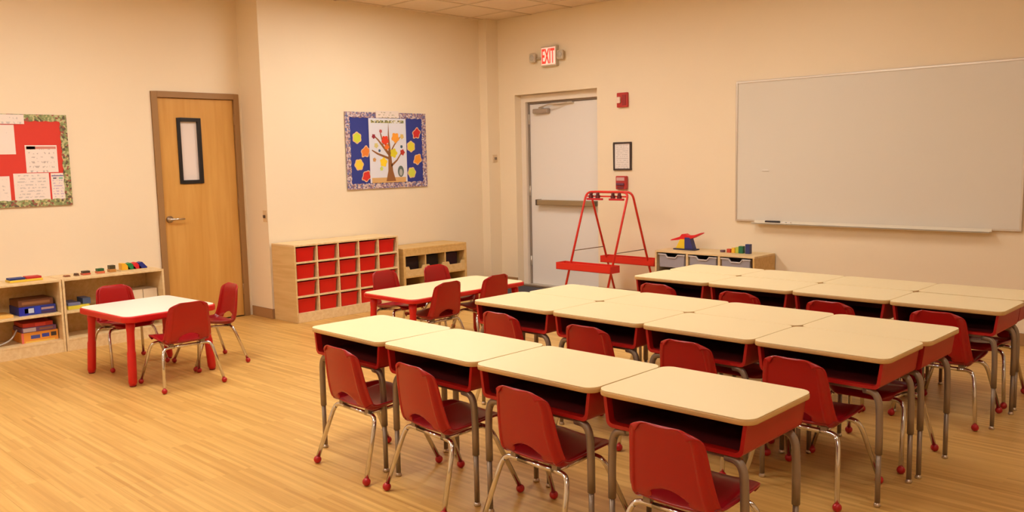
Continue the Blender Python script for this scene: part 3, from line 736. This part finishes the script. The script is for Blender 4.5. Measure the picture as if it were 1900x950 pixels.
# ------------------------------------------------------------------ EASEL
ez = empty('painting_easel', (2.27, -.60, 0), 0, 'red tubular double-sided easel with two trays before the white exit door', 'easel')
EASR = mat('easel red', (214, 44, 30), .35)
hwE = .265; tz = 1.185
def yat(z, s): return s*(.03+.44*(1-z/tz))
for s in (-1, 1):
    fr = MB().tube([(-hwE, yat(0.01, s), .012), (-hwE, yat(tz, s), tz), (hwE, yat(tz, s), tz), (hwE, yat(0.01, s), .012)], .0115, 10, fillet=.07)
    f = fr.build('frame_tube', EASR, ez)
    MB().lathe([(.0001, 0), (.015, 0), (.015, .03), (.0001, .03)], (-hwE, yat(0, s), 0), 10).lathe([(.0001, 0), (.015, 0), (.015, .03), (.0001, .03)], (hwE, yat(0, s), 0), 10).build('feet', C_((60, 20, 20)), f)
    ya = yat(.46, s); za, zb = .425, .495; o0, o1 = (ya-.13, ya+.015) if s < 0 else (ya-.015, ya+.13)
    tr = MB().box(-.345, .345, o0, o1, za, za+.006).box(-.345, .345, o0, o0+.006, za, zb).box(-.345, .345, o1-.006, o1, za, zb).box(-.345, -.339, o0, o1, za, zb).box(.339, .345, o0, o1, za, zb)
    tr.build('tray', EASR, ez, bev=.002)
for sx in (-1, 1):
    z = .60; MB().tube([(sx*hwE, yat(z, -1), z), (sx*hwE, yat(z, 1), z)], .005, 6).build('brace', STEEL, ez)
for a, b in ((-.225, -.03), (.06, .235)):
    lb = MB().box(a, b, -.085, -.055, 1.105, 1.125).build('clip_bar', C_((196, 30, 40)), ez, bev=.003)
    for q in (.25, .7):
        xx = a+(b-a)*q
        MB().box(xx-.018, xx+.018, -.085, -.055, 1.125, 1.155).ball((xx, -.07, 1.165), .018, 10, 6).build('clip', C_((96, 30, 34)), lb)
MB().box(-hwE, hwE, -.055, -.047, 1.135, 1.150).build('clip_rail', EASR, ez)

# ------------------------------------------------------------------ WHITEBOARD
wb = empty('whiteboard', (4.6, 0, .895), 0, 'large blank whiteboard on the right wall with a marker tray', 'whiteboard')
hw_ = 1.237; hz = 1.325
MB().box(-hw_+.012, hw_-.012, -.022, -.001, .012, hz-.012).build('board', WBOARD, wb)
MB().box(-hw_, hw_, -.030, -.0012, 0, .018).box(-hw_, hw_, -.030, -.0012, hz-.018, hz).box(-hw_, -hw_+.016, -.030, -.0012, .018, hz-.018).box(hw_-.016, hw_, -.030, -.0012, .018, hz-.018).build('frame', ALU, wb, bev=.003)
MB().box(-1.03, 1.03, -.095, -.024, -.012, -.004).box(-1.03, 1.03, -.095, -.088, -.014, .002).box(-1.03, 1.03, -.034, -.030, -.012, .016).build('marker_tray', C_((232, 222, 204)), wb, bev=.002)
tag(MB().tube([(3.70, -.062, .9022), (3.845, -.062, .9022)], .011, 8).build('marker', C_((48, 42, 44))), 'dark marker lying on the whiteboard tray', 'marker')
for k in range(2):
    tag(MB().box(3.875+k*.05, 3.905+k*.05, -.075, -.045, .8915, .905).build('chalk_piece', PAPER), 'small white piece beside the marker on the whiteboard tray, %s one' % ['left', 'right'][k], 'magnet', 'white pieces on the whiteboard tray')
tag(MB().prism([(-.04+.04*(1-cos(pi*j/8)), .012*sin(pi*j/8)) for j in range(9)], -.0285, -.0225, M=Matrix(((1, 0, 0, 3.67), (0, 0, 1, 0), (0, 1, 0, 1.375), (0, 0, 0, 1)))).build('magnet', C_((238, 230, 220))), 'small white half-round magnet on the left of the whiteboard', 'magnet')

# ------------------------------------------------------------------ things on wall B
ex = empty('exit_sign', (.995, 0, 2.57), 0, 'lit red EXIT sign with two emergency lamps above the white door', 'sign')
MB().box(-.115, .115, -.055, -.001, 0, .225).build('housing', GREYP, ex, bev=.006)
MB().box(-.103, .103, -.0575, -.0545, .018, .207).build('face', EXITF, ex)
tc_ = bpy.data.curves.new('letters', 'FONT'); tc_.body = 'EXIT'; tc_.size = .21; tc_.extrude = .0015; tc_.align_x = 'CENTER'; tc_.align_y = 'CENTER'; tc_.offset = .0035
to = bpy.data.objects.new('letters', tc_); COL.objects.link(to)
bpy.context.view_layer.update()
me = bpy.data.meshes.new_from_object(to.evaluated_get(bpy.context.evaluated_depsgraph_get())); bpy.data.objects.remove(to)
wx_ = max(v.co.x for v in me.vertices)-min(v.co.x for v in me.vertices); hy_ = max(v.co.y for v in me.vertices)-min(v.co.y for v in me.vertices)
xm = (max(v.co.x for v in me.vertices)+min(v.co.x for v in me.vertices))/2; ym = (max(v.co.y for v in me.vertices)+min(v.co.y for v in me.vertices))/2
for v in me.vertices:
    x, y, z = v.co; v.co = ((x-xm)/wx_*.19, -.059-z, .1125+(y-ym)/hy_*.165)
me.materials.clear(); me.materials.append(EXITR)
lo = bpy.data.objects.new('letters', me); COL.objects.link(lo); lo.parent = ex
for sx, xx in ((-1, -.245), (1, .175)):
    h_ = MB().box(xx-.045, xx+.045, -.07, -.03, .06, .165).build('lamp_head', GREYP, ex, bev=.015)
    MB().lathe([(.0001, -.078), (.03, -.076), (.036, -.068), (.036, -.062)], (xx, 0, .112), 14, 'y').build('lens', C_((190, 182, 168), .2), h_)
MB().tube([(-.245, -.03, .10), (.175, -.03, .10)], .012, 8).build('lamp_arm', GREYP, ex)
al = empty('fire_strobe', (2.006, 0, 2.055), 0, 'red fire alarm strobe with white lens right of the exit door', 'alarm')
MB().box(-.07, .07, -.03, -.001, 0, .155).build('housing', C_((190, 50, 44)), al, bev=.008)
MB().box(-.055, -.01, -.055, -.03, .045, .11).build('lens', C_((240, 214, 196), .2), al, bev=.006)
MB().box(.005, .055, -.034, -.03, .02, .13).build('speaker_grille', C_((150, 36, 34)), al)
fn = empty('framed_notice', (1.995, 0, 1.39), 0, 'black-framed white notice on the wall between the two red alarm devices', 'picture')
MB().box(-.118, .118, -.02, -.001, 0, .018).box(-.118, .118, -.02, -.001, .282, .30).box(-.118, -.10, -.02, -.001, .018, .282).box(.10, .118, -.02, -.001, .018, .282).build('frame', C_((60, 44, 40)), fn, bev=.002)
MB().box(-.10, .10, -.012, -.002, .018, .282).build('sheet', paper_mat('notice print', (236, 226, 220), (206, 197, 192), 13, 14, .55, 'X'), fn)
pu = empty('pull_station', (1.995, 0, 1.185), 0, 'red fire pull station on the wall behind the easel top', 'alarm')
MB().box(-.068, .068, -.045, -.001, 0, .145).build('housing', C_((186, 52, 50)), pu, bev=.008)
MB().box(-.052, .052, -.050, -.045, .095, .13).build('white_label', C_((214, 170, 164)), pu)
MB().box(-.05, .05, -.062, -.045, .045, .07).build('pull_handle', C_((110, 60, 84)), pu, bev=.004)
MB().box(-.04, .04, -.05, -.045, .01, .03).build('dark_label', C_((120, 50, 60)), pu)
sw = empty('wall_control', (.1305, -.09, 1.50), 0, 'small grey control on the beige corner column', 'switch')
MB().box(0, .010, -.035, .035, 0, .09).build('plate', C_((222, 196, 160)), sw, bev=.002)
MB().box(.010, .026, -.012, .014, .03, .06).build('knob', C_((130, 110, 92)), sw, bev=.003)
s2 = empty('light_switch', (-.045, YE, .965), 0, 'small switch on the short wall beside the wooden door', 'switch')
MB().box(-.037, .037, -.006, -.0005, 0, .115).build('plate', C_((226, 196, 152)), s2, bev=.002)
MB().box(-.010, .012, -.024, -.006, .04, .07).build('lever', C_((90, 70, 54)), s2, bev=.003)

# ------------------------------------------------------------------ BULLETIN BOARDS
def quad_on(plane_x, y0, y1, z0, z1, dx, name, m, parent=None, off=0, bev=0):
    o = MB().box(off, off+dx, 0, y1-y0, 0, z1-z0).build(name, m, parent, bev=bev)
    o.location = (plane_x, y0, z0) if not parent else (0, y0, z0)
    return o
# blue board (on wall x = 0)
by0, by1, bz0, bz1 = -2.166, -1.068, 1.245, 2.062
bb = empty('bulletin_board', (0, by0, bz0), 0, 'blue bulletin board with an autumn tree poster and leaf cutouts', 'bulletin board')
Wb, Hb = by1-by0, bz1-bz0
MB().box(.001, .012, .01, Wb-.01, .01, Hb-.01).build('backing', C_((44, 56, 138), .7), bb)
BM = border_mat('floral border', [(206, 182, 184), (140, 114, 146), (190, 158, 148), (120, 90, 112), (214, 200, 198), (170, 134, 130), (98, 106, 152)], 62)
bw = .062
def scallop(L, w, n):
    pts = [(0, 0), (L, 0)]
    up = []
    for i in range(n*4+1):
        a = i/(n*4); up.append((L*a, w+.008*abs(sin(pi*n*a))))
    return [(0, 0), (L, 0)]+up[::-1]
MB().prism([(a, b) for a, b in scallop(Wb, bw-.008, 14)], .012, .017, M=Myz).build('border_strip', BM, bb)
MB().prism([(a, Hb-b) for a, b in scallop(Wb, bw-.008, 14)][::-1], .012, .017, M=Myz).build('border_strip', BM, bb)
MB().prism([(b, a) for a, b in scallop(Hb, bw-.008, 10)], .0125, .0175, M=Myz).build('border_strip', BM, bb)
MB().prism([(Wb-b, a) for a, b in scallop(Hb, bw-.008, 10)], .0125, .0175, M=Myz).build('border_strip', BM, bb)
# tree poster
py0, py1, pz0, pz1 = -1.868, -1.361, 1.305, 2.0
po = empty('tree_poster', (.019, py0, pz0), 0, 'white autumn tree poster in the middle of the blue board', 'poster')
PW, PH = py1-py0, pz1-pz0
MB().box(0, .002, 0, PW, 0, PH).build('sheet', C_((222, 222, 232), .6), po)
MB().box(.002, .0025, .02, PW-.02, .0, .055).build('ground', C_((214, 170, 110), .6), po)
MB().box(.002, .003, .03, PW-.03, PH-.05, PH-.02).build('title_strip', border_mat('title print', [(222, 222, 220), (140, 140, 90), (190, 180, 120), (90, 90, 60)], 70), po)
tr = MB(); n0 = .0028
def poly(m, pts, x0=.002, x1=.0035): m.prism([(a*PW, b*PH) for a, b in pts], x0, x1, M=Myz)
poly(tr, [(.42, .02), (.68, .02), (.61, .18), (.58, .36), (.555, .55), (.53, .75), (.52, .93), (.50, .75), (.50, .55), (.49, .36), (.48, .18)])
poly(tr, [(.50, .42), (.22, .66), (.10, .74), (.11, .75), (.24, .68), (.51, .48)])
poly(tr, [(.50, .36), (.20, .44), (.06, .50), (.07, .515), (.22, .465), (.50, .40)])
poly(tr, [(.56, .28), (.72, .36), (.88, .50), (.89, .485), (.74, .34), (.57, .24)])
poly(tr, [(.54, .48), (.66, .60), (.86, .74), (.87, .73), (.68, .585), (.545, .44)])
poly(tr, [(.36, .58), (.30, .74), (.28, .82), (.295, .82), (.33, .74), (.38, .60)])
tr.build('printed_tree', C_((146, 94, 50), .6), po)
def leafshape(a, b, r, k=0, lobes=5, depth=.28):
    out = []
    for i in range(lobes*6):
        t = 2*pi*i/(lobes*6); q = r*(1-depth*(.5+.5*cos(lobes*t+k)))
        out.append((a+q*cos(t), b+q*sin(t)*1.05))
    return out
for (a, b, r, c, nm) in [(.12, .72, .020, (150, 34, 50), 'r'), (.31, .80, .016, (190, 90, 90), 'r'), (.42, .66, .040, (226, 60, 30), 'r'), (.46, .56, .026, (240, 120, 40), 'r'),
                         (.70, .70, .044, (244, 160, 50), 'o'), (.88, .72, .022, (220, 190, 110), 'o'), (.64, .46, .040, (220, 204, 40), 'y'), (.36, .32, .040, (246, 210, 40), 'y'),
                         (.88, .47, .026, (180, 50, 40), 'r'), (.12, .36, .018, (206, 150, 90), 'o'), (.18, .58, .022, (214, 200, 130), 'y'), (.30, .22, .018, (206, 220, 100), 'y'), (.26, .50, .013, (60, 90, 130), 'b'), (.86, .56, .014, (60, 90, 110), 'b')]:
    MB().prism(leafshape(a*PW, b*PH, r*1.3, b*7, 5, .25), .0035, .0045, M=Myz).build('printed_leaf', C_(c, .6), po)
MB().prism([(.82*PW+.042*cos(t_)*1.0, .17*PH+.062*sin(t_)) for t_ in [2*pi*i/20 for i in range(20)]], .0035, .0045, M=Myz).build('printed_owl', C_((96, 110, 104), .6), po)
MB().prism([(.82*PW+.022*cos(t_)*1.0, .155*PH+.038*sin(t_)) for t_ in [2*pi*i/16 for i in range(16)]], .0046, .0050, M=Myz).build('printed_owl_belly', C_((176, 176, 170), .6), po)
tag(MB().box(.018, .021, 0, .31, 0, .075).build('paper_sign', paper_mat('tag print', (236, 220, 208), (176, 168, 140), 3, 12, .45), loc=(0, -1.765, 2.005)), 'small white paper strip at the top edge of the blue board', 'paper')
for (px_, pz_, c, nm, where, k) in [(-2.02, 1.79, (206, 214, 60), 'yellow-green', 'upper left', 0), (-1.915, 1.645, (232, 130, 50), 'orange', 'left, below the yellow-green one', 1), (-2.005, 1.505, (240, 206, 60), 'yellow', 'lower left', 2), (-1.915, 1.385, (214, 50, 40), 'red', 'bottom left beside the poster', 3),
                                   (-1.205, 1.845, (206, 40, 40), 'red', 'upper right', 1), (-1.29, 1.695, (226, 210, 60), 'yellow', 'right, below the red one', 0), (-1.20, 1.555, (236, 150, 40), 'orange', 'middle right', 3), (-1.29, 1.405, (206, 214, 70), 'yellow-green', 'bottom right', 2)]:
    rl_ = .062 if 'yellow' in nm else .064
    ol = leafshape(px_, pz_, rl_, k*1.3, 6 if 'yellow' in nm else 5, .14 if 'yellow' in nm else .22)
    if 'yellow' not in nm: ol = [(a+.2*(b-pz_), b-.15*abs(a-px_)) for a, b in ol]
    o = MB().prism([(a-px_, b-pz_) for a, b in ol], .0, .0025, M=Myz)
    base = o.build('paper_leaf', C_((226, 186, 150), .6), loc=(.0125, px_, pz_))
    tag(base, '%s paper leaf on the blue board, %s' % (nm, where), 'paper leaf', 'paper leaves on the blue board')
    MB().prism([((a-px_)*.82, (b-pz_)*.82) for a, b in ol], .0025, .0035, M=Myz).build('coloured_face', C_(c, .6), base)
# red board (on door wall)
ry0, ry1, rz0, rz1 = -6.1, -4.77, 1.215, 1.987
rb = empty('bulletin_board', (XD, ry0, rz0), 0, 'red bulletin board with pinned papers at the left edge of the photo', 'bulletin board')
Wr, Hr = ry1-ry0, rz1-rz0
MB().box(.001, .012, .01, Wr-.01, .01, Hr-.01).build('backing', C_((214, 56, 40), .7), rb)
BM2 = border_mat('green border', [(150, 156, 104), (96, 84, 62), (186, 184, 134), (136, 146, 92), (150, 84, 70), (200, 184, 132), (120, 130, 84)], 62)
MB().prism(scallop(Wr, bw-.01, 16), .012, .017, M=Myz).build('border_strip', BM2, rb)
MB().prism([(a, Hr-b) for a, b in scallop(Wr, bw-.01, 16)][::-1], .012, .017, M=Myz).build('border_strip', BM2, rb)
MB().prism([(b, a) for a, b in scallop(Hr, bw-.01, 10)], .0125, .0175, M=Myz).build('border_strip', BM2, rb)
MB().prism([(Wr-b, a) for a, b in scallop(Hr, bw-.01, 10)], .0125, .0175, M=Myz).build('border_strip', BM2, rb)
def pin(y0, y1, z0, z1, label, rows=8, cols=9, dens=.5, ink=(208, 196, 190), extra=None, lift=.0125):
    o = MB().box(0, .0015, 0, y1-y0, 0, z1-z0).build('paper_notice', paper_mat('print', (238, 224, 214), ink, rows, cols, dens), loc=(XD+lift, y0, z0))
    tag(o, label, 'paper', None)
    if extra:
        for (a0, a1, c0, c1, rgb) in extra: MB().box(.0015, .002, a0*(y1-y0), a1*(y1-y0), c0*(z1-z0), c1*(z1-z0)).build('printed_header', C_(rgb, .6), o)
PINS = 1
pin(-5.30, -5.105, 1.905, 1.983, 'white title strip at the top of the red board', 2, 9, .45, lift=.018)
pin(-5.42, -5.185, 1.655, 1.898, 'white sheet near the upper left of the red board', 7, 6, .35)
pin(-5.115, -4.865, 1.500, 1.730, 'certificate with a dark header on the red board', 6, 10, .45, (196, 180, 172), [(.03, .97, .86, .95, (206, 130, 116)), (.05, .32, .85, .96, (80, 34, 30))])
pin(-5.47, -5.25, 1.265, 1.475, 'white sheet at the bottom left of the red board, cut by the photo edge', 7, 7, .4)
pin(-5.22, -4.945, 1.262, 1.495, 'white calendar sheet at the bottom of the red board', 9, 12, .5)
pin(-4.93, -4.825, 1.262, 1.492, 'narrow white sheet at the bottom right of the red board', 10, 6, .5, (200, 180, 200), [(.05, .95, .88, .92, (120, 110, 150)), (.15, .4, .78, .84, (120, 110, 120)), (.6, .9, .78, .84, (130, 190, 160))])
